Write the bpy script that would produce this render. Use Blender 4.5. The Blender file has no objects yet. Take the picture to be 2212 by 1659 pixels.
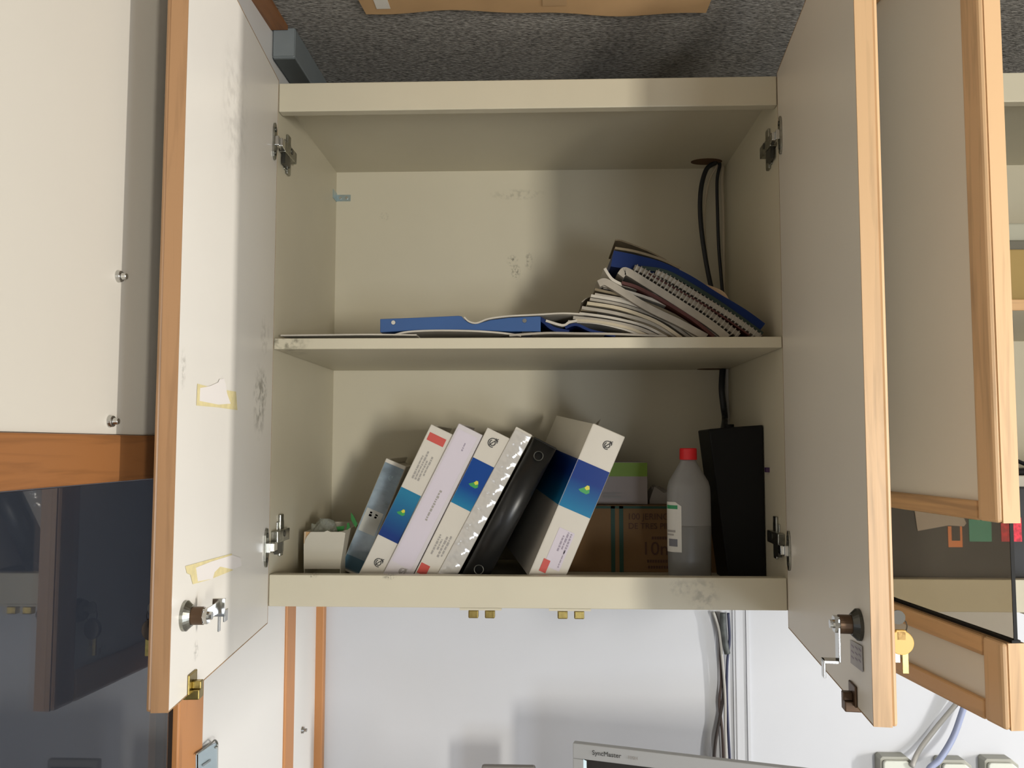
import bpy, bmesh, math, random
from mathutils import Vector, Matrix
random.seed(7)
C = bpy.context.scene.collection
PI = math.pi
Z0 = 1.30                       # height of the cabinet's underside above the floor

# ------------------------------------------------------------------ camera
F, YAW, PITCH, ROLL = 1727.46, 0.03487, 0.06463, 0.00113
CAMX, CAMY, CAMZ = 0.02285, -1.1241, 0.22630
PPX, PPY = 1109.2, 848.9
cam = bpy.data.cameras.new('camera')
camo = bpy.data.objects.new('camera', cam); C.objects.link(camo)
cam.sensor_fit = 'HORIZONTAL'; cam.sensor_width = 36
cam.lens = F / 2212 * 36
cam.shift_x = -(PPX - 1106) / 2212
cam.shift_y = (PPY - 829.5) / 2212
cam.clip_start = 0.02
Rm = Matrix.Rotation(YAW, 4, 'Z') @ Matrix.Rotation(PI / 2 + PITCH, 4, 'X') @ Matrix.Rotation(ROLL, 4, 'Z')
camo.matrix_world = Matrix.Translation((CAMX, CAMY, CAMZ + Z0)) @ Rm
bpy.context.scene.camera = camo

def ray(u, v):
    d = Vector(((u - PPX) / F, -(v - PPY) / F, -1))
    return (Rm.to_3x3() @ d)
CO = Vector((CAMX, CAMY, CAMZ))
def pY(u, v, Y): d = ray(u, v); return CO + d * ((Y - CO.y) / d.y)
def pX(u, v, X): d = ray(u, v); return CO + d * ((X - CO.x) / d.x)
def pZ(u, v, Z): d = ray(u, v); return CO + d * ((Z - CO.z) / d.z)

# ------------------------------------------------------------------ light
sc = bpy.context.scene
sc.view_settings.view_transform = 'Standard'; sc.view_settings.look = 'None'
sc.view_settings.gamma = 1; sc.view_settings.use_curve_mapping = False
sc.view_settings.exposure = 0.0
w = bpy.data.worlds.new('sky'); sc.world = w; w.use_nodes = True
bg = w.node_tree.nodes['Background']
bg.inputs[0].default_value = (0.75, 0.85, 1.0, 1); bg.inputs[1].default_value = 0.5
def window_light(name, loc, rot, sx, sy, energy, col):
    l = bpy.data.lights.new(name, 'AREA'); l.shape = 'RECTANGLE'; l.size = sx; l.size_y = sy
    l.energy = energy; l.color = col
    o = bpy.data.objects.new(name, l); C.objects.link(o)
    o.location = loc; o.rotation_euler = rot
    return o
YB, XR = -3.12, 3.05
window_light('daylight_narrow_rear_window', (1.41, YB + .05, Z0 + .08), (PI / 2, 0, 0), .24, .60, 57, (1, .95, .84))
window_light('daylight_side_window', (XR - .05, -1.17, Z0 + .12), (0, PI / 2, 0), .60, .10, 74, (1, .95, .88))
window_light('added_fill_in_adjoining_space', (-2.35, -.9, Z0 - .1), (0, -PI / 2, 0), 1.0, 1.4, 9, (.8, .88, 1))  # unseen fill added to brighten the smoked glass, no window behind it
window_light('daylight_low_rear_window', (.93, YB + .05, Z0 - .48), (PI / 2, 0, 0), .45, .6, 17, (.84, .91, 1))
window_light('daylight_low_side_window', (XR - .05, -1.6, Z0 - .62), (0, PI / 2, 0), .45, 1.0, 20, (.72, .84, 1))

# ------------------------------------------------------------------ materials
MATS = {}
def nodes(m): return m.node_tree.nodes, m.node_tree.links
def mat(name, col, rough=.5, metal=0, var=0, scale=30, bump=0, bscale=200, stretch=(1, 1, 1), coat=0, trans=0, ior=1.45, spec=.5, stains=(), grime=0, alpha=1):
    if name in MATS: return MATS[name]
    m = bpy.data.materials.new(name); m.use_nodes = True; MATS[name] = m
    N, L = nodes(m); b = N['Principled BSDF']
    b.inputs['Base Color'].default_value = (*col, 1); b.inputs['Roughness'].default_value = rough
    b.inputs['Metallic'].default_value = metal; b.inputs['Coat Weight'].default_value = coat
    b.inputs['Coat Roughness'].default_value = .08
    b.inputs['Transmission Weight'].default_value = trans; b.inputs['IOR'].default_value = ior
    b.inputs['Specular IOR Level'].default_value = spec; b.inputs['Alpha'].default_value = alpha
    tc = N.new('ShaderNodeTexCoord'); mp = N.new('ShaderNodeMapping'); mp.inputs['Scale'].default_value = stretch
    L.new(tc.outputs['Object'], mp.inputs[0])
    last = None
    def setlast(a):
        L.new(a, b.inputs['Base Color'])
        return a
    if var:
        n = N.new('ShaderNodeTexNoise'); n.inputs['Scale'].default_value = scale; n.inputs['Detail'].default_value = 5
        L.new(mp.outputs[0], n.inputs[0])
        mx = N.new('ShaderNodeMix'); mx.data_type = 'RGBA'
        mr = N.new('ShaderNodeMapRange'); mr.inputs[1].default_value = .3; mr.inputs[2].default_value = .7
        L.new(n.outputs[0], mr.inputs[0]); L.new(mr.outputs[0], mx.inputs[0])
        mx.inputs[6].default_value = (*[c * (1 - var) for c in col], 1); mx.inputs[7].default_value = (*[min(1, c * (1 + var * .6)) for c in col], 1)
        last = setlast(mx.outputs[2])
    for (x, y, z, r, sx, sy, sz, sc_, colr, st) in stains:
        ms = N.new('ShaderNodeMapping'); ms.vector_type = 'POINT'
        ms.inputs['Location'].default_value = (-x * sx / r, -y * sy / r, -z * sz / r); ms.inputs['Scale'].default_value = (sx / r, sy / r, sz / r)
        L.new(tc.outputs['Object'], ms.inputs[0])
        ln = N.new('ShaderNodeVectorMath'); ln.operation = 'LENGTH'; L.new(ms.outputs[0], ln.inputs[0])
        fo = N.new('ShaderNodeMapRange'); fo.inputs[1].default_value = .35; fo.inputs[2].default_value = 1.0; fo.inputs[3].default_value = 1; fo.inputs[4].default_value = 0
        L.new(ln.outputs['Value'], fo.inputs[0])
        nn = N.new('ShaderNodeTexNoise'); nn.inputs['Scale'].default_value = sc_; nn.inputs['Detail'].default_value = 6; L.new(tc.outputs['Object'], nn.inputs[0])
        nr = N.new('ShaderNodeMapRange'); nr.inputs[1].default_value = .45; nr.inputs[2].default_value = .62; L.new(nn.outputs[0], nr.inputs[0])
        mu = N.new('ShaderNodeMath'); mu.operation = 'MULTIPLY'; L.new(fo.outputs[0], mu.inputs[0]); L.new(nr.outputs[0], mu.inputs[1])
        mu2 = N.new('ShaderNodeMath'); mu2.operation = 'MULTIPLY'; L.new(mu.outputs[0], mu2.inputs[0]); mu2.inputs[1].default_value = st
        mx = N.new('ShaderNodeMix'); mx.data_type = 'RGBA'; L.new(mu2.outputs[0], mx.inputs[0])
        if last: L.new(last, mx.inputs[6])
        else: mx.inputs[6].default_value = (*col, 1)
        mx.inputs[7].default_value = (*colr, 1); last = setlast(mx.outputs[2])
    if bump:
        n = N.new('ShaderNodeTexNoise'); n.inputs['Scale'].default_value = bscale; n.inputs['Detail'].default_value = 4
        L.new(mp.outputs[0], n.inputs[0])
        bp = N.new('ShaderNodeBump'); bp.inputs['Strength'].default_value = bump; bp.inputs['Distance'].default_value = .004
        L.new(n.outputs[0], bp.inputs['Height']); L.new(bp.outputs[0], b.inputs['Normal'])
    return m
def wood(name, col, axis, dark=.42):
    """wood with the grain along the given axis"""
    if name in MATS: return MATS[name]
    st = [38, 38, 38]; st['xyz'.index(axis)] = 2.2
    m = bpy.data.materials.new(name); m.use_nodes = True; MATS[name] = m
    N, L = nodes(m); b = N['Principled BSDF']; b.inputs['Roughness'].default_value = .42
    tc = N.new('ShaderNodeTexCoord'); mp = N.new('ShaderNodeMapping'); mp.inputs['Scale'].default_value = st
    L.new(tc.outputs['Object'], mp.inputs[0])
    n = N.new('ShaderNodeTexNoise'); n.inputs['Scale'].default_value = 3; n.inputs['Detail'].default_value = 8; n.inputs['Distortion'].default_value = .6
    L.new(mp.outputs[0], n.inputs[0])
    n2 = N.new('ShaderNodeTexNoise'); n2.inputs['Scale'].default_value = .5; n2.inputs['Detail'].default_value = 3; L.new(mp.outputs[0], n2.inputs[0])
    ad = N.new('ShaderNodeMath'); ad.operation = 'ADD'; L.new(n.outputs[0], ad.inputs[0]); L.new(n2.outputs[0], ad.inputs[1])
    cr = N.new('ShaderNodeValToRGB'); e = cr.color_ramp.elements
    e[0].position = .72; e[0].color = (*[c * (1 - dark) for c in col], 1); e[1].position = 1.2 / 1.0 if False else 1.0; e[1].color = (*col, 1)
    dv = N.new('ShaderNodeMath'); dv.operation = 'MULTIPLY'; dv.inputs[1].default_value = 1.0; L.new(ad.outputs[0], dv.inputs[0])
    L.new(dv.outputs[0], cr.inputs[0]); L.new(cr.outputs[0], b.inputs['Base Color'])
    bp = N.new('ShaderNodeBump'); bp.inputs['Strength'].default_value = .12; bp.inputs['Distance'].default_value = .001
    L.new(n.outputs[0], bp.inputs['Height']); L.new(bp.outputs[0], b.inputs['Normal'])
    return m
def gradient(name, c0, c1, axis, a, b_, rough=.35):
    """print whose colour runs from c0 at coordinate a to c1 at b_ along a local axis"""
    if name in MATS: return MATS[name]
    m = bpy.data.materials.new(name); m.use_nodes = True; MATS[name] = m
    N, L = nodes(m); b = N['Principled BSDF']; b.inputs['Roughness'].default_value = rough; b.inputs['Specular IOR Level'].default_value = .2
    tc = N.new('ShaderNodeTexCoord'); s = N.new('ShaderNodeSeparateXYZ'); L.new(tc.outputs['Object'], s.inputs[0])
    mr = N.new('ShaderNodeMapRange'); mr.inputs[1].default_value = a; mr.inputs[2].default_value = b_
    L.new(s.outputs['XYZ'.index(axis.upper())], mr.inputs[0])
    mx = N.new('ShaderNodeMix'); mx.data_type = 'RGBA'; L.new(mr.outputs[0], mx.inputs[0])
    mx.inputs[6].default_value = (*c0, 1); mx.inputs[7].default_value = (*c1, 1); L.new(mx.outputs[2], b.inputs['Base Color'])
    return m

CREAM = (.57, .525, .405)
DIRT = (.13, .12, .09)
M_cream = mat('cream_laminate', CREAM, .42, var=.03, scale=9)
M_creamback = mat('cream_back_laminate', CREAM, .5, var=.03, scale=6, stains=[
    (-.030, .333, Z0 + .565, .012, 1, .2, 1, 200, DIRT, .8), (-.024, .333, Z0 + .545, .010, 1, .2, .6, 210, DIRT, .8), (.0, .333, Z0 + .565, .014, 1.6, .2, .7, 190, DIRT, .55),
    (-.02, .333, Z0 + .69, .035, .6, .2, 3, 130, DIRT, .3), (-.27, .333, Z0 + .65, .01, 1, .2, 1, 200, DIRT, .5)])
M_railbot = mat('cream_rail_laminate', CREAM, .42, var=.03, scale=9, stains=[
    (.245, 0, Z0 + .022, .026, 1, .1, .9, 90, (.12, .11, .1), .38), (.215, 0, Z0 + .03, .02, 1, .1, 1.4, 120, (.12, .11, .1), .3), (-.19, 0, Z0 + .043, .012, 1, .1, 2, 300, DIRT, .8), (-.297, 0, Z0 + .043, .008, 1, .1, 2, 300, DIRT, .8)])
M_shelfedge = mat('cream_shelf_laminate', CREAM, .42, var=.03, scale=9, stains=[(-.345, 0, Z0 + .372, .035, .8, .3, 2.2, 90, (.1, .09, .06), .7)])
M_door = mat('white_door_laminate', (.70, .66, .585), .38, var=.02, scale=6)
M_doorL = mat('white_door_laminate_smudged', (.74, .71, .655), .36, var=.02, scale=6, stains=[
    (.068, 0, Z0 + .285, .045, 1.2, .3, .8, 70, (.16, .15, .12), .75), (.05, 0, Z0 + .30, .03, 1.3, .3, 1, 120, (.12, .11, .08), .7),
    (.05, 0, Z0 + .375, .03, 1, .3, 1, 90, DIRT, .3), (.36, 0, Z0 + .30, .014, 1.5, .3, .6, 160, DIRT, .4), (.21, 0, Z0 + .62, .06, 1, .3, .6, 60, (.35, .33, .3), .35),
    (.30, 0, Z0 + .015, .012, 1.3, .3, 1, 200, DIRT, .5)])
M_woodz = wood('oak_edging_upright', (.62, .40, .215), 'z', .36)
M_woodx = wood('oak_edging_level', (.60, .36, .17), 'x', .36)
M_woodpost = wood('orange_wood_post', (.45, .20, .07), 'z', .35)
M_woodrail = wood('orange_wood_rail', (.27, .11, .035), 'y', .38)
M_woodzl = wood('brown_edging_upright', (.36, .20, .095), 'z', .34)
M_chip = mat('bare_chipboard_edge', (.32, .2, .1), .8, var=.3, scale=200)
M_white = mat('white_panel', (.555, .52, .455), .45, var=.02, scale=4)
M_wall = mat('white_wall_paint', (.545, .56, .60), .6, var=.02, scale=5)
M_dim = mat('grey_room_paint', (.27, .27, .27), .7)
M_carpet = mat('grey_ribbed_carpet', (.33, .315, .29), .95, var=.65, scale=230, bump=1.0, bscale=330, stretch=(.6, 1.5, 1), spec=.1)
M_floor = mat('grey_floor', (.3, .29, .27), .6, var=.1)
M_card = mat('brown_cardboard', (.52, .33, .165), .8, var=.08, scale=12)
M_tapew = mat('white_tape', (.75, .72, .66), .4)
M_greymetal = mat('blue_grey_metal', (.19, .215, .225), .5, var=.05)
M_darkmetal = mat('blue_grey_metal_end', (.10, .115, .115), .55)
M_chrome = mat('chrome', (.62, .62, .60), .16, 1)
M_steel = mat('dull_steel', (.36, .36, .32), .32, 1, var=.4, scale=120)
M_darksteel = mat('dark_steel', (.09, .09, .08), .35, .8)
M_brass = mat('brass', (.38, .29, .10), .3, 1, var=.2, scale=200)
M_bronze = mat('dark_bronze', (.10, .06, .035), .4, .6)
M_black = mat('black_plastic', (.006, .006, .006), .55, spec=.2)
M_blackcable = mat('black_cable_rubber', (.012, .013, .016), .5)
M_beigecable = mat('beige_cable', (.55, .48, .36), .5)
M_greycable = mat('grey_cable', (.42, .41, .39), .5)
M_bluecable = mat('blue_cable', (.28, .32, .48), .45)
M_smoke = mat('smoked_glass', (.30, .31, .335), .02, trans=1, ior=1.65)
M_smoke2 = mat('brown_smoked_glass', (.40, .345, .26), .02, trans=1, ior=1.45)
M_paper = mat('white_paper', (.50, .465, .40), .7, var=.10, scale=40)
M_paper2 = mat('grey_paper', (.36, .325, .27), .7, var=.14, scale=40)
M_paper3 = mat('cream_paper', (.46, .40, .29), .7, var=.12, scale=40)
M_paperdark = mat('aged_paper', (.20, .16, .10), .8, var=.15, scale=60)
M_blue = mat('blue_folder_plastic', (.035, .095, .26), .35, var=.06, scale=20)
M_blued = mat('dark_blue_folder', (.004, .018, .095), .5, spec=.2, var=.05, scale=30)
M_green = mat('dark_green_cover', (.012, .03, .022), .5)
M_red = mat('dark_red_edge', (.07, .016, .012), .6)
M_tan = mat('tan_envelope', (.55, .40, .25), .7)
M_vinyl = mat('white_binder_vinyl', (.60, .565, .50), .28, var=.02, coat=.25)
M_vinyl2 = mat('lavender_white_vinyl', (.60, .565, .585), .3, var=.02)
M_crinkle = mat('crinkled_white_vinyl', (.52, .50, .47), .13, bump=.55, bscale=7, stretch=(1, 1, 5.5), coat=.8)
M_blackvinyl = mat('black_binder_vinyl', (.008, .008, .008), .33, spec=.5)
M_print = mat('grey_print', (.33, .31, .29), .7)
M_ink = mat('dark_print', (.06, .06, .06), .7)
M_labelred = mat('red_label', (.52, .075, .06), .5)
M_lav = mat('lavender_paper_label', (.60, .55, .62), .6)
M_lavink = mat('lavender_print', (.33, .29, .36), .7)
M_yelltape = mat('yellowed_tape', (.72, .62, .33), .45, var=.12, scale=90)
M_torn = mat('torn_white_paper', (.74, .70, .67), .7)
M_yellow = mat('yellow_key_cap', (.85, .56, .17), .4)
M_hdpe = mat('milky_bottle_plastic', (.28, .275, .265), .35, trans=.25)
M_liquid = mat('bottle_lower_plastic', (.20, .198, .19), .35, trans=.2)
M_redcap = mat('red_cap_plastic', (.60, .01, .015), .4)
M_greenp = mat('green_print', (.03, .25, .10), .5)
M_lime = mat('lime_print', (.20, .33, .03), .5)
M_silver = mat('silver_monitor_plastic', (.34, .345, .35), .4)
M_bezel = mat('pale_bezel_highlight', (.50, .62, .68), .25)
M_screen = mat('black_screen', (.008, .008, .010), .12)
M_socket = mat('grey_white_socket_plastic', (.60, .62, .56), .45)
M_socketd = mat('socket_edge_plastic', (.34, .34, .30), .5)
M_bluesheet = mat('pale_blue_sheet', (.55, .64, .72), .4)
M_acryl = mat('clear_acrylic', (.9, .95, .95), .05, trans=1, ior=1.3)
M_case = mat('charcoal_case', (.028, .029, .033), .6, var=.2)
M_plastic_bag = mat('clear_plastic_film', (.75, .78, .7), .25, trans=.8, ior=1.2)
M_leaf = mat('green_plastic_strip', (.02, .16, .03), .45)

# ------------------------------------------------------------------ mesh helpers
def Vz(v): return Vector((v[0], v[1], v[2] + Z0))
def obj(name, bm, m, parent=None, bevel=0, smooth=False, seg=2):
    me = bpy.data.meshes.new(name)
    bmesh.ops.recalc_face_normals(bm, faces=bm.faces[:])
    bm.to_mesh(me); bm.free()
    o = bpy.data.objects.new(name, me); C.objects.link(o)
    for x in (m if isinstance(m, (list, tuple)) else [m]): me.materials.append(x)
    if parent: o.parent = parent
    if smooth:
        for f in me.polygons: f.use_smooth = True
    if bevel:
        b = o.modifiers.new('edge', 'BEVEL'); b.width = bevel; b.segments = seg; b.limit_method = 'ANGLE'; b.angle_limit = .6
    return o
def box(bm, a, b, mi=0):
    """axis-aligned box between two corners (z given from the cabinet's underside)"""
    x0, x1 = sorted((a[0], b[0])); y0, y1 = sorted((a[1], b[1])); z0, z1 = sorted((a[2], b[2]))
    v = [bm.verts.new((x, y, z + Z0)) for x in (x0, x1) for y in (y0, y1) for z in (z0, z1)]
    for f in ((0, 1, 3, 2), (4, 6, 7, 5), (0, 4, 5, 1), (2, 3, 7, 6), (0, 2, 6, 4), (1, 5, 7, 3)):
        bm.faces.new([v[i] for i in f]).material_index = mi
    return bm
def lbox(a, b, bm=None, mi=0):
    """box in plain local coordinates"""
    bm = bm or bmesh.new()
    x0, x1 = sorted((a[0], b[0])); y0, y1 = sorted((a[1], b[1])); z0, z1 = sorted((a[2], b[2]))
    v = [bm.verts.new((x, y, z)) for x in (x0, x1) for y in (y0, y1) for z in (z0, z1)]
    for f in ((0, 1, 3, 2), (4, 6, 7, 5), (0, 4, 5, 1), (2, 3, 7, 6), (0, 2, 6, 4), (1, 5, 7, 3)):
        bm.faces.new([v[i] for i in f]).material_index = mi
    return bm
def B(a, b): return box(bmesh.new(), a, b)
def prism(pts, d, bm=None):
    """closed polygon of Vectors swept by vector d"""
    bm = bm or bmesh.new(); d = Vector(d)
    a = [bm.verts.new(p) for p in pts]; b = [bm.verts.new(Vector(p) + d) for p in pts]
    n = len(pts)
    bm.faces.new(a); bm.faces.new(b[::-1])
    for i in range(n): bm.faces.new((a[i], b[i], b[(i + 1) % n], a[(i + 1) % n]))
    return bm
def cyl(p0, p1, r0, r1=None, n=20, bm=None):
    bm = bm or bmesh.new(); p0 = Vector(p0); p1 = Vector(p1); r1 = r0 if r1 is None else r1
    ax = (p1 - p0).normalized(); t = Vector((0, 0, 1)) if abs(ax.z) < .9 else Vector((1, 0, 0))
    a = ax.cross(t).normalized(); b = ax.cross(a)
    A = [bm.verts.new(p0 + (a * math.cos(2 * PI * i / n) + b * math.sin(2 * PI * i / n)) * r0) for i in range(n)]
    Bv = [bm.verts.new(p1 + (a * math.cos(2 * PI * i / n) + b * math.sin(2 * PI * i / n)) * r1) for i in range(n)]
    bm.faces.new(A); bm.faces.new(Bv[::-1])
    for i in range(n): bm.faces.new((A[i], Bv[i], Bv[(i + 1) % n], A[(i + 1) % n]))
    return bm
def tube(pts, r, n=10, bm=None):
    """smooth tube through points (Catmull-Rom)"""
    bm = bm or bmesh.new(); P = [Vector(p) for p in pts]
    Q = []
    for i in range(len(P) - 1):
        p0, p1, p2, p3 = P[max(i - 1, 0)], P[i], P[i + 1], P[min(i + 2, len(P) - 1)]
        for k in range(8):
            t = k / 8
            Q.append(.5 * ((2 * p1) + (p2 - p0) * t + (2 * p0 - 5 * p1 + 4 * p2 - p3) * t * t + (3 * p1 - p0 - 3 * p2 + p3) * t ** 3))
    Q.append(P[-1]); rings = []
    for i, q in enumerate(Q):
        ax = (Q[min(i + 1, len(Q) - 1)] - Q[max(i - 1, 0)]).normalized()
        t = Vector((0, 1, 0)) if abs(ax.y) < .9 else Vector((1, 0, 0))
        a = ax.cross(t).normalized(); b = ax.cross(a)
        rings.append([bm.verts.new(q + (a * math.cos(2 * PI * j / n) + b * math.sin(2 * PI * j / n)) * r) for j in range(n)])
    for A, Bb in zip(rings, rings[1:]):
        for j in range(n): bm.faces.new((A[j], Bb[j], Bb[(j + 1) % n], A[(j + 1) % n]))
    bm.faces.new(rings[0][::-1]); bm.faces.new(rings[-1])
    return bm
def lathe(prof, n=32, bm=None, sx=1, sy=1):
    bm = bm or bmesh.new(); rings = []
    for r, z in prof: rings.append([bm.verts.new((math.cos(2 * PI * j / n) * r * sx, math.sin(2 * PI * j / n) * r * sy, z)) for j in range(n)])
    for A, Bb in zip(rings, rings[1:]):
        for j in range(n): bm.faces.new((A[j], A[(j + 1) % n], Bb[(j + 1) % n], Bb[j]))
    bm.faces.new(rings[0][::-1]); bm.faces.new(rings[-1])
    return bm
def tag(o, label=None, cat=None, group=None, kind=None):
    if label: o['label'] = label
    if cat: o['category'] = cat
    if group: o['group'] = group
    if kind: o['kind'] = kind
    return o
def thing(name, label, cat, loc=(0, 0, 0), rot=(0, 0, 0), group=None):
    o = bpy.data.objects.new(name, None); C.objects.link(o); o.location = loc; o.rotation_euler = rot
    o.empty_display_size = .02
    return tag(o, label, cat, group)
def struct(name, bm, m, parent=None, **k):
    o = obj(name, bm, m, parent, **k)
    if not parent: o['kind'] = 'structure'
    return o
def text(name, s, size, m, parent, loc, rot, align='LEFT', ext=.0002, sx=1):
    cu = bpy.data.curves.new(name, 'FONT'); cu.body = s; cu.size = size; cu.align_x = align; cu.extrude = ext
    cu.materials.append(m); o = bpy.data.objects.new(name, cu); C.objects.link(o)
    bpy.context.view_layer.update()
    me = bpy.data.meshes.new_from_object(o.evaluated_get(bpy.context.evaluated_depsgraph_get()))
    bpy.data.objects.remove(o); o = bpy.data.objects.new(name, me); C.objects.link(o)
    o.parent = parent; o.location = loc; o.rotation_euler = rot; o.scale = (sx, 1, 1)
    return o

# ------------------------------------------------------------------ the room
CEIL = .862; XP = -.388; YW = .36
FL = -Z0
struct('floor', B((-2.4, YB, FL - .05), (XR, YW + .1, FL)), M_floor)
struct('ceiling', B((-2.4, YB, CEIL), (XR, YW + .1, CEIL + .06)), M_carpet)
struct('wall_back', B((-2.4, YW, FL), (XR, YW + .1, CEIL)), M_wall)
bm = bmesh.new()                                    # right wall with its narrow window opening
box(bm, (XR, YB, FL), (XR + .1, YW, -.85)); box(bm, (XR, YB, -.85), (XR + .1, -2.1, -.35)); box(bm, (XR, -1.1, -.85), (XR + .1, YW, -.35)); box(bm, (XR, YB, .45), (XR + .1, YW, CEIL))
box(bm, (XR, YB, -.35), (XR + .1, -1.26, .45)); box(bm, (XR, -1.08, -.35), (XR + .1, YW, .45))
struct('wall_right', bm, M_dim)
bm = bmesh.new()                                    # rear wall, behind the viewer, with two windows
box(bm, (-2.4, YB - .1, FL), (XR, YB, -.75)); box(bm, (-2.4, YB - .1, -.75), (-.18, YB, -.25)); box(bm, (1.08, YB - .1, -.75), (XR, YB, -.25)); box(bm, (-2.4, YB - .1, .82), (XR, YB, CEIL))
for a, b in ((-2.4, -2.0), (-.8, 1.27), (1.55, XR)): box(bm, (a, YB - .1, -.25), (b, YB, .82))
struct('wall_rear', bm, M_dim)
struct('wall_adjoining', B((-2.5, YB, FL), (-2.4, YW, CEIL)), M_wall)

wl = bpy.data.objects.new('wall_left', None); C.objects.link(wl); wl['kind'] = 'structure'; wl['label'] = 'partition of white panels, wooden posts and smoked glass'
T = .012
def part_panel(y0, y1, z0, z1, m=None): return obj('panel', B((XP - .03, y0, z0), (XP, y1, z1)), m or M_white, wl)
M_white2 = mat('whiter_panel', (.72, .71, .69), .45, var=.02, scale=4)
part_panel(-.156, .165, FL, CEIL, M_white2); part_panel(.2115, .344, FL, CEIL, M_white2)
part_panel(-1.45, -.2255, .236, CEIL); part_panel(YB, -1.51, FL, CEIL)
part_panel(-1.45, -.2255, FL, -.62)
def part_post(y0, y1, x1=XP + .004): return obj('post', B((XP - .034, y0, FL), (x1, y1, CEIL)), M_woodpost, wl, bevel=.002)
part_post(-.222, -.156, XP + .006); part_post(.1655, .211); part_post(-1.51, -1.45)
obj('post', B((XP - .012, .344, FL), (-.373, .3595, CEIL)), M_woodpost, wl, bevel=.002)
obj('rail', B((XP - .034, -1.448, .1905), (XP + .005, -.2225, .2355)), M_woodrail, wl, bevel=.002)
obj('rail', B((XP - .034, -1.448, -.62), (XP + .005, -.2225, -.575)), M_woodrail, wl, bevel=.002)
obj('glass_pane', B((XP - .008, -1.446, -.574), (XP - .001, -.233, .189)), M_smoke, wl)
obj('glass_gasket', B((XP - .02, -.2328, -.574), (XP - .001, -.2225, .189)), M_black, wl)
for (u, v) in ((255, 597), (237, 910), (652, 1577)):
    q = Vz(pX(u, v, XP)); bm = cyl(q, q + Vector((.004, 0, 0)), .0062, .0052); cyl(q + Vector((.004, 0, 0)), q + Vector((.009, 0, 0)), .0035, .0028, bm=bm)
    obj('fixing_knob', bm, M_chrome, wl, bevel=.0006)
# channel strip and joint on the back wall
a = pY(1590, 1400, YW); b = pY(1612, 1400, YW)
bm = bmesh.new(); box(bm, (a.x - .006, YW - .003, FL), (b.x + .004, YW, 0)); box(bm, (a.x - .0015, YW - .0045, FL), (a.x + .0015, YW - .003, 0)); box(bm, (b.x - .001, YW - .006, FL), (b.x + .004, YW - .003, 0))
struct('trim_1', bm, M_wall)
# batten at the ceiling
struct('trim_2', B((XP, -.9, CEIL - .006), (-.362, .042, CEIL)), M_woodrail)

t = thing('metal_box', 'long blue grey metal box under the ceiling beside the white partition', 'box', Vz((XP, .046, CEIL)))
obj('casing', lbox((0.001, 0, -.0475), (.036, .30, 0)), M_greymetal, t, bevel=.003)
obj('end_cap', lbox((.003, -.0015, -.0455), (.035, .0015, -.002)), M_greymetal, t, bevel=.0008)
obj('bottom_plate', lbox((.003, .003, -.0485), (.035, .298, -.047)), M_darkmetal, t)

# cardboard sheet held to the ceiling
q0 = pZ(790, 27, CEIL - .004); q1 = pZ(1525, 27, CEIL - .004)
edge = []
for i in range(25):
    s = i / 24; edge.append((q0.x + (q1.x - q0.x) * s, q0.y + (q1.y - q0.y) * s + .006 * math.sin(s * 7 + 2.6) + .003 * math.sin(s * 19)))
pts = [Vector((x, y, Z0 + CEIL - .005)) for x, y in edge] + [Vector((.268, -.36, Z0 + CEIL - .005)), Vector((-.262, -.36, Z0 + CEIL - .005))]
t = thing('cardboard_sheet', 'brown cardboard sheet with wavy edge fixed flat under the carpeted ceiling', 'cardboard', (0, 0, 0))
obj('sheet', prism(pts, (0, 0, .0048)), M_card, t)
for (x, wd) in ((-.215, .02), (.025, .035)):
    obj('tape_strip', B((x, -.35, CEIL - .0058), (x + wd, q0.y - .012, CEIL - .005)), M_tapew if wd < .03 else mat('brown_tape', (.50, .33, .18), .35), t)

# ------------------------------------------------------------------ cabinets
H = .36; D = .333; TH = .016
def hinge_door(parent, z, o):
    """half of a concealed hinge on the door, in door coordinates (u, thickness, z)"""
    s = -o
    h = obj('hinge_cup', prism([Vector((.010 + .022 * (1 - abs(math.cos(a)) ** 6 * .15) * .5 * (1 + math.cos(a)), s * .0002, Z0 + z + .027 * math.sin(a))) for a in [2 * PI * i / 18 for i in range(18)]], (0, s * .0022, 0)), M_steel, parent)
    bm = bmesh.new()
    lbox((.014, s * .002, Z0 + z - .007), (.026, s * .008, Z0 + z + .007), bm)
    lbox((.002, s * .005, Z0 + z - .006), (.020, s * .012, Z0 + z + .006), bm)
    obj('hinge_arm', bm, M_chrome, parent, bevel=.001)
    bm = bmesh.new()
    bm.free()
    for dz in (-.017, .017): obj('hinge_screw', cyl((.021, s * .002, Z0 + z + dz), (.021, s * .0035, Z0 + z + dz), .0035, n=12), M_darksteel, parent)
def hinge_side(parent, x, z, s):
    """mounting plate on the cabinet side; s points into the cabinet"""
    bm = bmesh.new()
    box(bm, (x, .028, z - .026), (x + s * .002, .058, z + .020)); box(bm, (x, .006, z - .008), (x + s * .010, .060, z + .009))
    box(bm, (x, .036, z - .030), (x + s * .004, .050, z + .030))
    p = obj('hinge_plate', bm, M_steel, parent, bevel=.001)
    bm = bmesh.new()
    cyl(Vz((x + s * .0101, .036, z + .003)), Vz((x + s * .0108, .036, z + .003)), .0045, bm=bm, n=12)
    box(bm, (x + s * .0035, .010, z - .024), (x + s * .0085, .032, z - .0082))
    obj('hinge_slot', bm, M_darksteel, p)
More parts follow.
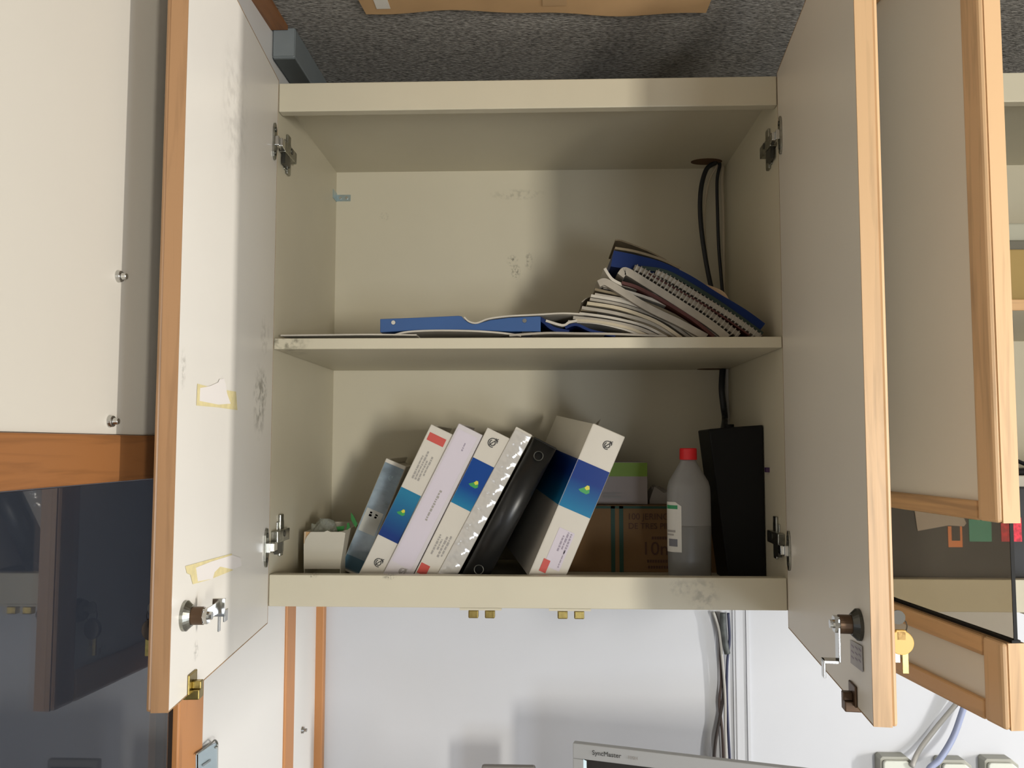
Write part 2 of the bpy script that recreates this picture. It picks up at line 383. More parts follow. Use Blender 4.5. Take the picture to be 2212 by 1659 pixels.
def make_door(parent, origin, u, L, z0, z1, o, inner, lock=True, glass=None, label=None):
    """door panel: local x along the door from its hinge, y thickness (outwards = o), z up"""
    d = bpy.data.objects.new('door', None); C.objects.link(d); d.parent = parent
    if label: d['label'] = label
    ang = math.atan2(u[1], u[0]); d.location = (origin[0], origin[1], 0); d.rotation_euler = (0, 0, ang)
    def lb(a, b, bm=None): return lbox((a[0], a[1] * o, a[2] + Z0), (b[0], b[1] * o, b[2] + Z0), bm)
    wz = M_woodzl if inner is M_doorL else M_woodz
    spans = [(z0, z1)] if not glass else [(z0, glass[0]), (glass[1], z1)]
    for (a, b) in spans:
        obj('door_panel', lb((.0008, .0002, a + .001), (L - .0012, TH - .0005, b - .001)), inner, d)
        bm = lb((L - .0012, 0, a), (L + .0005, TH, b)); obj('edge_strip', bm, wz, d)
        bm = lb((0, 0, a), (L, TH - .001, a + .0012)); lb((-.0002, .0, a), (.0008, TH, b), bm); lb((0, 0, b - .0012), (L, TH - .001, b), bm)
        obj('chipboard_edge', bm, M_chip, d)
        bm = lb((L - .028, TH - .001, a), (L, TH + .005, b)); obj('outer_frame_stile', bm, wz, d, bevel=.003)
        fw = .018 if glass else .03
        bm = lb((.001, TH - .001, a), (L - .0285, TH + .005, a + fw))
        if glass: obj('outer_frame_rail', lb((.001, TH - .001, b - fw), (L - .0285, TH + .005, b)), M_woodx, d, bevel=.002)
        obj('outer_frame_rail', bm, M_woodx, d, bevel=.002)
    if glass:
        obj('glass_pane', lb((.002, .006, glass[0] - .004), (L - .002, .009, glass[1] + .004)), M_smoke2, d)
        obj('glass_gasket', lb((.001, .004, glass[0] - .0005), (L, .012, glass[0] + .0025)), M_black, d)
        obj('glass_gasket', lb((L - .0018, .0058, glass[0]), (L - .001, .0092, glass[1])), M_black, d)
    for hz in (.658, .084): hinge_door(d, hz, o)
    if lock:
        lu, lz = L - .036, .058
        n = -o                                   # inwards
        P = lambda uu, yy, zz: (uu, n * yy, zz + Z0)
        bm = cyl(P(lu, .0, lz), P(lu, .003, lz), .0148, n=28); cyl(P(lu, .003, lz), P(lu, .008, lz), .0145, .010, n=28, bm=bm)
        obj('lock_collar', bm, M_darksteel if o > 0 else M_steel, d, smooth=False)
        bm = cyl(P(lu, .008, lz), P(lu, .019, lz), .0088, n=24); obj('lock_barrel', bm, M_bronze, d)
        bm = cyl(P(lu, .019, lz), P(lu, .0235, lz), .0085, n=6); cyl(P(lu, .0235, lz), P(lu, .027, lz), .004, n=16, bm=bm); obj('lock_nut', bm, M_chrome, d)
        bm = lbox(P(lu - .026, .019, lz - .006), P(lu + .006, .0208, lz + .006)) if o < 0 else lbox(P(lu - .007, .019, lz - .034), P(lu + .007, .0208, lz + .006))
        if o < 0:
            lbox(P(lu - .027, .019, lz - .0065), P(lu - .025, .032, lz + .012), bm); lbox(P(lu - .036, .030, lz - .012), P(lu - .025, .032, lz + .0), bm); lbox(P(lu - .032, .024, lz - .022), P(lu - .027, .026, lz - .006), bm)
        else:
            lbox(P(lu - .007, .0205, lz - .036), P(lu + .005, .034, lz - .033), bm); lbox(P(lu - .006, .032, lz - .050), P(lu + .003, .034, lz - .033), bm)
        obj('lock_cam', bm, M_chrome, d, bevel=.0005)
        # lock face on the outside
        bm = cyl((lu, o * (TH + .0), lz + .005 + Z0), (lu, o * (TH + .006), lz + .005 + Z0), .012, .010, n=24)
        obj('lock_face', bm, M_darksteel, d)
        # catch tongue at the bottom edge
        cu = L - .062; bm = lbox(P(cu - .012, 0, z0 + .0), P(cu + .012, .0022, z0 + .020)); lbox(P(cu - .008, -.006, z0 - .006), P(cu + .006, .010, z0 + .004), bm)
        lbox(P(cu - .004, .002, z0 + .004), P(cu + .004, .011, z0 + .012), bm)
        obj('catch', bm, M_brass if o < 0 else M_bronze, d, bevel=.001)
    return d
def make_cabinet(X, label, shelf, edge, mats, group=None):
    r = thing('wall_cabinet', label, 'cabinet', (0, 0, 0), group='wall cabinets under the carpeted ceiling')
    x0, x1 = X - H, X + H
    obj('side_panel', B((x0 - .0158, .001, 0), (x0, D, .7525)), M_cream, r); obj('side_panel', B((x1, .001, 0), (x1 + .0158, D, .7525)), M_cream, r)
    obj('top_panel', B((x0, .016, .7353), (x1, D, .7525)), M_cream, r)
    obj('bottom_panel', B((x0, .016, .002), (x1, D, .0195)), M_cream, r)
    obj('back_panel', B((x0 - .0158, D, 0), (x1 + .0158, D + .008, .7525)), mats[0], r)
    obj('top_rail', B((x0 + .0006, 0, .7103), (x1 - .0006, .016, .7528)), M_cream, r, bevel=.0012)
    obj('bottom_rail', B((x0 + .0006, 0, 0), (x1 - .0006, .016, .0440)), mats[1], r, bevel=.0012)
    obj('shelf', B((x0 + .0006, .0, shelf[0]), (x1 - .0006, D - .0005, shelf[1])), mats[2], r, bevel=.001)
    if edge: obj('shelf_edging', B((x0 + .0006, -.004, shelf[0]), (x1 - .0006, 0, shelf[1])), M_woodx, r, bevel=.001)
    for z in (.661, .0945): hinge_side(r, x0, z, 1); hinge_side(r, x1, z, -1)
    for xs in (-.062, .062):
        xx = X + xs; p = obj('catch_plate', B((xx - .029, .001, -.0032), (xx + .029, .015, -.0002)), M_cream, r)
        for dx in (-.017, .006):
            obj('catch_spring', B((xx + dx, .002, -.0145), (xx + dx + .014, .012, -.0032)), M_brass, p, bevel=.0015)
    return r
cab = make_cabinet(0, 'open cream wall cabinet holding binders, papers and a bottle', (.3622, .3778), False, (M_creamback, M_railbot, M_shelfedge))
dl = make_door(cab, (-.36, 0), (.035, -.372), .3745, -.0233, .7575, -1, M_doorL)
dr = make_door(cab, (.36, 0), (-.0424, -.385), .3875, -.0233, .7575, 1, M_door)
nb = make_cabinet(.77, 'neighbouring cream wall cabinet with wood-edged shelf, its door with a smoked glass band', (.4125, .4280), True, (M_cream, M_cream, M_cream), None)
make_door(nb, (.392 + .016, 0), (.0415, -.390), .392, -.0233, .7575, -1, M_door, lock=False, glass=(.052, .157), label='door with a band of smoked glass between two framed panels')

make_door(nb, (1.13, 0), (-.01, -.385), .3875, -.0233, .7575, 1, M_door, lock=True)

# corner bracket at the back of the upper compartment
bm = bmesh.new(); box(bm, (-.36, D - .026, .679), (-.3585, D, .695)); box(bm, (-.36, D - .0015, .680), (-.333, D, .692))
br = obj('corner_bracket', bm, mat('blue_zinc', (.45, .55, .58), .3, .8), cab)
for x in (-.352, -.340): obj('screw', cyl(Vz((x, D - .0015, .686)), Vz((x, D - .003, .686)), .0028, n=10), M_chrome, br)
# small latch on the right side panel
bm = bmesh.new(); box(bm, (.355, .075, .186), (.36, .085, .193)); obj('side_stud', bm, mat('purple_stud', (.05, .02, .07), .4), cab)

# tape remains on the left door (door coordinates: distance from hinge, inwards, height)
def dloc(u, v, o3, ux):
    """a point of the picture on the inner face of a door -> (distance from hinge, height)"""
    n = Vector((-ux[1], ux[0], 0)).normalized(); d = ray(u, v); t_ = (n.dot(Vector((o3[0], o3[1], 0)) - CO)) / n.dot(d); q = CO + d * t_
    ul = Vector((ux[0], ux[1], 0)).normalized(); return (q - Vector((o3[0], o3[1], 0))).dot(ul), q.z
def decal(name, pix, depth, th, m, parent, o3, ux, n):
    pts = []
    for (u, v) in pix:
        a, z = dloc(u, v, o3, ux); pts.append(Vector((a, n * depth, z + Z0)))
    return obj(name, prism(pts, (0, n * th, 0)), m, parent)
OL, UL = (-.36, 0), (.035, -.372)
tp = decal('yellow_tape', [(426, 829), (437, 832), (470, 840), (509, 846), (512, 886), (470, 880), (424, 876)], .0003, .0002, M_yelltape, dl, OL, UL, 1)
decal('torn_paper', [(431, 838), (452, 834), (470, 826), (473, 819), (482, 818), (486, 830), (489, 850), (497, 872), (470, 874), (430, 866)], .0006, .0002, M_torn, dl, OL, UL, 1)
tp2 = decal('yellow_tape', [(400, 1223), (455, 1208), (500, 1196), (502, 1232), (452, 1252), (416, 1262), (411, 1242), (403, 1238)], .0003, .0002, M_yelltape, dl, OL, UL, 1)
decal('torn_paper', [(422, 1226), (455, 1213), (500, 1199), (518, 1205), (520, 1222), (502, 1230), (474, 1224), (462, 1236), (458, 1250), (426, 1256)], .0006, .0002, M_torn, dl, OL, UL, 1)
# paper tag near the right lock
OR, UR = (.36, 0), (-.0424, -.385)
tg = decal('paper_tag', [(1839, 1382), (1864, 1396), (1866, 1452), (1840, 1432)], .0006, .0006, mat('grey_tag', (.42, .41, .42), .6), dr, OR, UR, -1)
for k in range(3):
    for j in range(3):
        u, v = 1842 + 8 * k, 1392 + 12 * j + 4 * k
        decal('tag_mark', [(u, v), (u + 5, v + 5), (u + 5, v + 8), (u, v + 3)], .0013, .0002, M_lavink, dr, OR, UR, -1)

# bunch of keys in the outer lock of the right door
def door_world(d, p): return Matrix.Translation(d.location) @ Matrix.Rotation(d.rotation_euler[2], 4, 'Z') @ Vector(p)
def keys(d, L, o, label, cap=None):
    lu, lz = L - .036, .058
    w0 = door_world(d, (lu, o * (TH + .0055), lz + .007 + Z0))
    t = thing('key_bunch', label, 'keys', w0, (0, 0, d.rotation_euler[2]))
    gm = mat('dull_key_metal', (.13, .13, .12), .6, .3)
    bm = lbox((-.001, 0, -.003), (.001, o * .008, .003)); obj('key_shank', bm, gm, t)
    bm = cyl((-.0010, o * .0125, .001), (.0010, o * .0125, .001), .0065, n=20); obj('key_bow', bm, gm, t)
    ring = [(.0, o * (.0125 + .008 * math.cos(a)), -.007 + .008 * math.sin(a)) for a in [2 * PI * i / 12 for i in range(13)]]
    obj('key_ring', tube(ring, .0006, 6), M_darksteel, t)
    bm = cyl((-.0025, o * .0145, -.022), (.0025, o * .0145, -.022), .0112, n=28); lbox((-.0025, o * .010, -.02), (.0025, o * .019, -.0105), bm); obj('key_cap', bm, cap or M_yellow, t, bevel=.0008)
    obj('key_blade', lbox((-.001, o * .0155, -.050), (.001, o * .0205, -.031)), M_brass, t)
    bm = lbox((-.0032, o * .0085, -.041), (-.0014, o * .0140, -.026)); obj('key_blade', bm, M_steel, t)
    return t
keys(dr, .3875, 1, 'yellow-capped keys hanging in the outer lock of the open cabinet door near the smoked glass')
keys(dl, .3745, -1, 'dark-capped keys on the hidden outer side of the smudged door, mirrored in the partition glass', mat('dark_key_cap', (.05, .035, .025), .5)).scale = (1, .72, .9)

# ------------------------------------------------------------------ cables
def line(pxs, Y): return [Vz(pY(u, v, Y)) for u, v in pxs]
hb = pY(1525, 354, .30)
obj('cable_hole', prism([Vector((hb.x + .028 * math.cos(a), .296 + .016 * math.sin(a), Z0 + .7352)) for a in [2 * PI * i / 24 for i in range(24)]], (0, 0, -.0006)), mat('hole_shadow_wood', (.10, .05, .02), .9), cab)
obj('cable_hole', prism([Vector((pY(1540, 800, .31).x + .027 * math.cos(a), .315 + .012 * math.sin(a), Z0 + .3621)) for a in [2 * PI * i / 24 for i in range(24)]], (0, 0, -.0006)), MATS['hole_shadow_wood'], cab)
def cable(name, pts, r, m, label, group): o = obj(name, tube(pts, r), m, None, smooth=True); return tag(o, label, 'cable', group)
up = [Vector((hb.x + .012, .297, Z0 + .7346))]
cable('power_cable', up + line([(1545, 352), (1526, 366), (1514, 410), (1513, 470), (1521, 540), (1535, 615), (1556, 690), (1566, 722)], .297), .0042, M_blackcable, 'thick black cable looping from the top hole, the one bowed furthest from the side panel', 'cables in the upper compartment')
cable('power_cable', up[:0] + [Vector((hb.x + .022, .303, Z0 + .7346))] + line([(1555, 356), (1549, 390), (1550, 460), (1553, 540), (1560, 625), (1565, 720)], .303), .0030, M_blackcable, 'thin straight black cable dropping nearest the side panel in the upper compartment', 'cables in the upper compartment')
cable('power_cable', [Vector((hb.x + .014, .306, Z0 + .7346))] + line([(1548, 358), (1532, 390), (1522, 450), (1524, 530), (1535, 620), (1558, 720)], .307), .0022, M_beigecable, 'thin beige cable hanging between the two black cables in the upper compartment', 'cables in the upper compartment')
cable('power_cable', [Vector((hb.x + .030, .318, Z0 + .7346))] + line([(1562, 362), (1560, 395), (1562, 440), (1563, 500)], .318) + [Vz(pY(1566, 722, .316))], .0025, M_beigecable, 'beige cable in the back corner, right behind the thin black cable', 'cables in the upper compartment')
cable('power_cable', [Vector((pY(1561, 800, .31).x, .310, Z0 + .3612))] + line([(1559, 840), (1563, 880), (1566, 905)], .297) + [Vz(pY(1562, 935, .20)), Vz(pY(1562, 945, .19))], .0055, M_blackcable, 'black cable coming down through the shelf onto the black power box', 'cables behind the power box')
cable('power_cable', [Vector((pY(1571, 800, .31).x, .312, Z0 + .3612))] + line([(1570, 850), (1573, 900)], .306) + [Vz(pY(1571, 935, .22)), Vz(pY(1571, 945, .21))], .0035, M_greycable, 'thin grey-brown cable beside the black cable above the power box', 'cables behind the power box')
# under the cabinet
G = 'cables hanging under the cabinet'
cable('hanging_cable', line([(1543, 1322), (1551, 1348), (1557, 1400), (1564, 1480), (1556, 1545), (1546, 1600), (1542, 1659), (1540, 1760)], .350), .0030, mat('brown_black_cable', (.05, .04, .038), .5), 'brown-black cable swinging furthest toward the monitor under the cabinet', G)
cable('hanging_cable', line([(1561, 1324), (1560, 1345), (1556, 1400), (1558, 1470), (1554, 1520), (1560, 1580), (1563, 1659), (1562, 1760)], .352), .0026, mat('brown_cable', (.08, .055, .05), .5), 'brown cable in the middle of the bundle under the cabinet', G)
cable('hanging_cable', line([(1573, 1324), (1576, 1380), (1571, 1430), (1570, 1500), (1573, 1580), (1577, 1659), (1577, 1760)], .350), .0024, mat('navy_cable', (.03, .035, .08), .5), 'navy cable on the side of the bundle next to the wall trim', G)
cable('hanging_cable', line([(1541, 1322), (1553, 1360), (1560, 1420), (1566, 1500), (1567, 1580), (1569, 1659), (1569, 1760)], .344), .0024, M_greycable, 'pale grey cable running in front of the brown cables', G)
t = cable('connector_sleeve', line([(1562, 1324), (1562, 1345), (1566, 1385), (1571, 1412)], .342), .0055, mat('dark_grey_sleeve', (.07, .08, .08), .5, var=.5, scale=80), 'dark grey sleeved connector at the top of the hanging cables', None); t['category'] = 'connector'

# ------------------------------------------------------------------ things on the lower shelf
FZ = .0195
def binder(TL, TR, LOW, Y, depth, name, label, group, covers, kind=None, zfloor=FZ):
    """ring binder leaning on the cabinet floor; returns root, width, length; local x width, z length from its foot, y depth"""
    a = pY(*TL, Y); b = pY(*LOW, Y); c = pY(*TR, Y)
    th = math.atan2(a.x - b.x, a.z - b.z)
    ux = Vector((math.cos(th), 0, -math.sin(th))); uz = Vector((math.sin(th), 0, math.cos(th)))
    wd = (c - a).dot(ux)
    Lh = (a.z - zfloor + wd * ux.z) / uz.z
    o = a - uz * Lh
    r = thing(name, label, 'binder' if 'binder' in name else 'book', Vz(o), (0, th, 0), group)
    t = .0028
    bm = lbox((0, 0, 0), (wd, t, Lh)); lbox((0, t, 0), (t, depth, Lh), bm); lbox((wd - t, t, 0), (wd, depth, Lh), bm)
    obj('cover', bm, covers, r, bevel=.0018 if wd > .02 else .001)
    obj('pages', lbox((t + .001, .012, .008), (wd - t - .001, depth - .006, Lh - .010)), M_paper, r)
    return r, wd, Lh
def on(r, name, x0, x1, z0, z1, m, y=-.0006, th=.0005, lab=None):
    o = obj(name, lbox((x0, y, z0), (x1, y + th, z1)), m, r)
    return o
def text_block(r, x0, x1, z0, z1, n, m, seed, parent_name='printed_text'):
    """rows of broken small print running along the spine"""
    rd = random.Random(seed); bm = bmesh.new()
    for i in range(n):
        x = x0 + (x1 - x0) * (i + .2) / n; wdt = (x1 - x0) / n * .5; z = z0 + (z1 - z0) * rd.uniform(0, .25) * (i % 2)
        end = z1 - (z1 - z0) * rd.uniform(0, .35)
        while z < end:
            l = rd.uniform(.002, .006); lbox((x, -.0009, z), (x + wdt * rd.uniform(.7, 1.1), -.0005, min(z + l, end)), bm); z += l + .0012
    return obj(parent_name, bm, m, r)
def emblem(r, x, z, R, m):
    bm = bmesh.new()
    for k, (rr, a0, a1) in enumerate(((R, .3, 5.2), (R * .62, 2.2, 6.0), (R * .62, -.6, 1.0))):
        pts = [(x + rr * math.cos(a0 + (a1 - a0) * i / 10), -.0008, z + rr * math.sin(a0 + (a1 - a0) * i / 10)) for i in range(11)]
        tube(pts, R * .10, 6, bm)
    tube([(x - R * .5, -.0008, z - R * .9), (x, -.0008, z + .1 * R), (x + R * .9, -.0008, z + R * 1.3)], R * .09, 6, bm)
    tube([(x + R * .3, -.0008, z + R * 1.2), (x + R * 1.0, -.0008, z + R * .7)], R * .09, 6, bm)
    return obj('emblem', bm, m, r)
def triangle_logo(r, x, z, R):
    g = mat('logo_green', (.03, .28, .07), .4); y = mat('logo_yellow', (.60, .55, .05), .4)
    bm = bmesh.new()
    prism([Vector((x + R * a, -.0008, z + R * b)) for a, b in ((-1, -.45), (-.35, .1), (.2, .75), (.65, .55), (.95, -.35), (.55, -.75), (-.5, -.7))], (0, .0003, 0), bm)
    o = obj('logo', bm, g, r)
    obj('logo_tip', prism([Vector((x + R * a, -.0012, z + R * b)) for a, b in ((-.15, .15), (.1, .7), (.5, .75), (.75, .25), (.3, -.1))], (0, .0004, 0)), y, o)
G = 'binders leaning in the lower compartment'
r, wd, L = binder((834, 989.5), (877, 1008.5), (736, 1223.6), .13, .19, 'thin_book', 'short book with a cloudy sky-blue spine, at the open end of the leaning row', G, M_vinyl)
on(r, 'spine_label', .001, wd - .001, .004, L - .006, mat('sky_print', (.20, .27, .33), .3, var=.5, scale=24, stretch=(1, 1, 1.6), coat=.5))
on(r, 'title_patch', .003, wd - .004, L * .36, L * .56, mat('pale_print', (.42, .42, .38), .35, coat=.5), y=-.0009)
text_block(r, .008, wd - .008, L * .5, L * .55, 2, M_ink, 3); on(r, 'cloth_band', .002, wd - .002, .006, .026, mat('navy_print', (.05, .12, .18), .3), y=-.001)
emblem(r, wd * .55, L * .86, .0035, mat('pale_ink', (.35, .45, .5), .5))

r, wd, L = binder((931, 916), (980, 943), (782, 1225), .05, .26, 'ring_binder', 'white binder with upside-down blue band and a red mark at the top of its spine', G, M_vinyl)
on(r, 'blue_band', .0006, wd * .86, L * .27, L * .585, gradient('band_upside', (.010, .035, .17), (.02, .17, .30), 'z', L * .30, L * .56))
on(r, 'red_label', .004, wd * .80, L * .905, L * .955, M_labelred); text_block(r, .008, wd * .68, L * .66, L * .86, 4, M_print, 5)
triangle_logo(r, wd * .45, L * .45, .0065); emblem(r, wd * .5, L * .12, .006, M_ink)

r, wd, L = binder((991, 914), (1043, 942), (827, 1240), .045, .26, 'ring_binder', 'lavender-white binder with one faint line of small print down its spine', G, M_vinyl2)
on(r, 'spine_label', .003, wd - .006, L * .10, L * .97, M_lav); text_block(r, wd * .45, wd * .62, L * .40, L * .70, 1, M_print, 8); text_block(r, wd * .5, wd * .62, L * .86, L * .92, 1, M_lavink, 9); emblem(r, wd * .6, L * .07, .005, M_print)

r, wd, L = binder((1053, 923), (1104, 945), (895, 1240), .04, .26, 'ring_binder', 'white binder with upright blue band and round emblem, third of the slim ones', G, M_vinyl)
on(r, 'blue_band', .0006, wd * .93, L * .50, L * .80, gradient('band_upright', (.015, .18, .33), (.005, .05, .24), 'z', L * .50, L * .62))
text_block(r, .007, wd * .72, L * .17, L * .33, 4, M_print, 11); triangle_logo(r, wd * .52, L * .66, .0075); emblem(r, wd * .45, L * .93, .0065, M_ink)
on(r, 'red_label', .002, wd * .42, .008, .024, M_labelred)

r, wd, L = binder((1115, 921), (1150.5, 939), (945, 1238), .038, .26, 'ring_binder', 'plain white binder with a crinkled, brightly glinting spine', G, M_vinyl)
bm = bmesh.new(); NZ = 160; NX = 8
gv = [[bm.verts.new((.001 + (wd - .002) * j / NX, -.0012 - .0022 * math.sin(PI * j / NX) * (1 + .28 * math.sin(i * .42 + 1.5 * math.sin(i * .05)) + .12 * math.sin(i * 1.1 + j)), .004 + (L - .008) * i / NZ)) for j in range(NX + 1)] for i in range(NZ + 1)]
for i in range(NZ):
    for j in range(NX): bm.faces.new((gv[i][j], gv[i][j + 1], gv[i + 1][j + 1], gv[i + 1][j]))
obj('spine_sleeve', bm, mat('glossy_crinkled_sleeve', (.50, .48, .45), .12, coat=1), r, smooth=True)

r, wd, L = binder((1154, 943), (1201, 972), (998, 1240), .035, .26, 'ring_binder', 'black binder with a rounded glossy spine', G, M_blackvinyl)
bm = bmesh.new(); NX = 20
ar = [[bm.verts.new((wd * (.5 - .5 * math.cos(PI * j / NX)), -.012 * math.sin(PI * j / NX), z)) for j in range(NX + 1)] for z in (.002, L - .002)]
for j in range(NX): bm.faces.new((ar[0][j], ar[0][j + 1], ar[1][j + 1], ar[1][j]))
bm.faces.new(ar[0]); bm.faces.new(ar[1])
o = obj('rounded_spine', bm, M_blackvinyl, r)
for f in o.data.polygons: f.use_smooth = len(f.vertices) == 4
for z in (L * .905, L * .105):
    pts = [(wd * .5 + .0065 * math.cos(a), -.0125, z + .0065 * math.sin(a)) for a in [2 * PI * i / 14 for i in range(15)]]
    obj('finger_ring', tube(pts, .0008, 8), M_darksteel, r)

r, wd, L = binder((1281.7, 914), (1345.5, 955.8), (1146, 1232), .03, .27, 'ring_binder', 'fat white binder with wide blue band, the widest and last of the row', G, M_vinyl)
bandm = gradient('band_wide', (.012, .18, .34), (.004, .03, .19), 'z', L * .45, L * .66)
on(r, 'blue_band', .0006, wd - .0006, L * .465, L * .765, bandm)
DX, DY = -.052, .24                                  # the front board stands open to the side
def board(z0, z1, o_, th, a=0, b=1): return prism([Vector((DX * a - o_, .0005 + DY * a, z0)), Vector((DX * b - o_, .0005 + DY * b, z0)), Vector((DX * b - o_, .0005 + DY * b, z1)), Vector((DX * a - o_, .0005 + DY * a, z1))], (th, 0, 0))
obj('front_board', board(.001, L - .001, 0, .0028), M_vinyl, r)
obj('blue_band', board(L * .465, L * .765, .0006, .0005), bandm, r)
triangle_logo(r, wd * .52, L * .615, .0085); emblem(r, wd * .62, L * .91, .006, M_ink)
on(r, 'paper_label', wd * .28, wd * .76, L * .10, L * .345, M_lav); text_block(r, wd * .45, wd * .74, L * .21, L * .34, 3, M_lavink, 21).location = (0, -.0005, 0); text_block(r, wd * .66, wd * .72, L * .12, L * .24, 1, M_lavink, 22).location = (0, -.0005, 0)
on(r, 'red_label', wd * .22, wd * .42, .014, .033, M_labelred, y=-.0009)
obj('loose_sheet', prism([Vector((.012, .10, L - .02)), Vector((.013, .10, L + .016)), Vector((.013, .17, L + .012)), Vector((.012, .17, L - .02))], (.0006, 0, 0)), M_paper2, r)

# white carton with packets
t = thing('white_carton', 'small open white carton with a torn corner at the end of the cabinet floor', 'box', Vz((pY(656, 1230, .10).x, .10, FZ)))
sx = lambda u, v: pY(u, v, .10) - pY(656, 1230, .10)
zb = pY(656, 1230, .10).z - FZ
fr = [(656, 1229), (656, 1176), (662, 1160), (671, 1149), (700, 1149), (707, 1146), (714, 1149), (738, 1149), (746, 1151), (742, 1180), (734, 1229)]
P3 = [sx(u, v) + Vector((0, 0, zb)) for u, v in fr]
for q in P3: q.z = max(q.z, .0045)
obj('front_panel', prism(P3, (0, .0012, 0)), M_torn if False else mat('white_carton_board', (.55, .52, .44), .6), t)
wdt = P3[-1].x
bm = bmesh.new(); lbox((0, .0012, .004), (.0012, .12, P3[3].z), bm); lbox((wdt, .0012, .004), (wdt + .0012, .12, P3[3].z), bm); lbox((0, .12, .004), (wdt, .1212, P3[3].z + .004), bm); lbox((0, 0.0012, .002), (wdt, .12, .004), bm)
obj('carton_walls', bm, MATS['white_carton_board'], t)
obj('brown_corner', prism([sx(u, v) + Vector((0, .002, zb)) for u, v in ((655, 1178), (656, 1149), (671, 1149))], (0, .001, 0)), M_card, t)
obj('gap_shade_slab', lbox((.003, .008, 0), (wdt - .003, .118, .002)), M_black, t)  # black slab stands in for the shade in the gap under the carton
# crumpled film and green strips in the carton
bx = thing('plastic_packet', 'crumpled clear packet with green strips sticking out of the white carton', 'packet', Vz((pY(700, 1200, .14).x, .14, FZ + .006)))
bm = bmesh.new(); bmesh.ops.create_icosphere(bm, subdivisions=3, radius=.027)
for v_ in bm.verts: v_.co = Vector((v_.co.x, v_.co.y * .9, v_.co.z * 1.25 + .046)) * (1 + random.uniform(-.10, .10))
obj('film', bm, M_plastic_bag, bx)
o0 = Vector(bx.location) - Vector((0, 0, Z0))
for pix in ([(758, 1107), (764, 1115), (772, 1132), (768, 1140), (758, 1122)], [(726, 1138), (744, 1136), (742, 1146), (728, 1148)], [(750, 1130), (754, 1129), (756, 1140), (748, 1146)]):
    obj('green_strip', prism([pY(u, v, .135) - o0 for u, v in pix], (0, .0015, 0)), M_leaf, bx)

# bottle
bc = pY(1487, 1130, .075); zt = pY(1484, 968, .075).z
t = thing('plastic_bottle', 'milky plastic bottle with red cap, half full, standing beside the black power box', 'bottle', Vz((bc.x + .001, .075, FZ)))
hN = zt - FZ; hS = pY(1487, 1047, .075).z - FZ; hC = pY(1484, 993, .075).z - FZ; hL = pY(1487, 1135, .075).z - FZ
rw = .5 * (pY(1535, 1120, .075).x - pY(1440, 1120, .075).x)
obj('lower_body', lathe([(rw * .82, 0), (rw * .93, .004), (rw * .97, .02), (rw * 1.0, hL - .001), (rw * 1.0, hL)], 48, sy=.62), M_liquid, t, smooth=True)
obj('upper_body', lathe([(rw * 1.0, hL), (rw, hL + .002), (rw * .99, hS - .012), (rw * .97, hS - .003), (rw * .90, hS + .005), (rw * .42, hC - .006), (rw * .37, hC - .002), (rw * .36, hC + .004)], 48, sy=.62), M_hdpe, t, smooth=True)
bm = lathe([(.0125, hC), (.0128, hC + .001), (.0125, hN - .001), (.0115, hN)], 36); obj('cap', bm, M_redcap, t)
bm = bmesh.new(); ll = lambda v: pY(1460, v, .075).z - FZ
lz0, lz1 = ll(1190), ll(1083); K = 10; av = []
for i in range(K + 1):
    a = PI + .1 + (1.02) * i / K
    zz1 = lz1 - (.006 if i > 7 else 0) * (i - 7) / 3
    av.append((bm.verts.new((math.cos(a) * rw * 1.012, math.sin(a) * rw * .62 * 1.02, lz0)), bm.verts.new((math.cos(a) * rw * 1.012, math.sin(a) * rw * .62 * 1.02, zz1))))
for i in range(K): bm.faces.new((av[i][0], av[i + 1][0], av[i + 1][1], av[i][1]))
o = obj('bottle_label', bm, mat('white_label', (.62, .60, .55), .5), t)
def labelband(z0, z1, a0, a1, m, name):
    bm = bmesh.new(); rows = []
    for i in range(7):
        a = PI + .1 + 1.02 * (a0 + (a1 - a0) * i / 6); rows.append((bm.verts.new((math.cos(a) * rw * 1.02, math.sin(a) * rw * .62 * 1.035, z0)), bm.verts.new((math.cos(a) * rw * 1.02, math.sin(a) * rw * .62 * 1.035, z1))))
    for i in range(6): bm.faces.new((rows[i][0], rows[i + 1][0], rows[i + 1][1], rows[i][1]))
    obj(name, bm, m, o)
labelband(ll(1098), ll(1090), .08, .82, M_greenp, 'green_stripe'); labelband(ll(1148), ll(1143), .1, .7, M_print, 'small_print'); labelband(ll(1155), ll(1151), .1, .6, M_print, 'small_print'); labelband(ll(1178), ll(1162), .25, .8, mat('barcode_grey', (.16, .16, .18), .6), 'barcode')

# black power box with slanting flank
pts = [pY(u, v, .10) for u, v in ((1531, 928), (1560, 924), (1659, 918), (1668, 1262), (1575, 1262))]
for q in pts: q.z = max(q.z, FZ)
pts[3].z = pts[4].z = FZ
pts = [Vector((min(q.x, .3585), q.y, q.z)) for q in pts]
t = thing('power_box', 'tall matt black power box standing against the side panel', 'power supply', Vz((pts[4].x, .10, FZ)))
o0 = pts[4].copy()
obj('housing', prism([q - o0 for q in pts], (0, .085, 0)), M_black, t, bevel=.002)
obj('cable_gland', cyl(pY(1562, 926, .185) - o0 + Vector((0, -.04, -.004)), pY(1562, 926, .185) - o0 + Vector((0, -.04, .006)), .008), M_black, t)

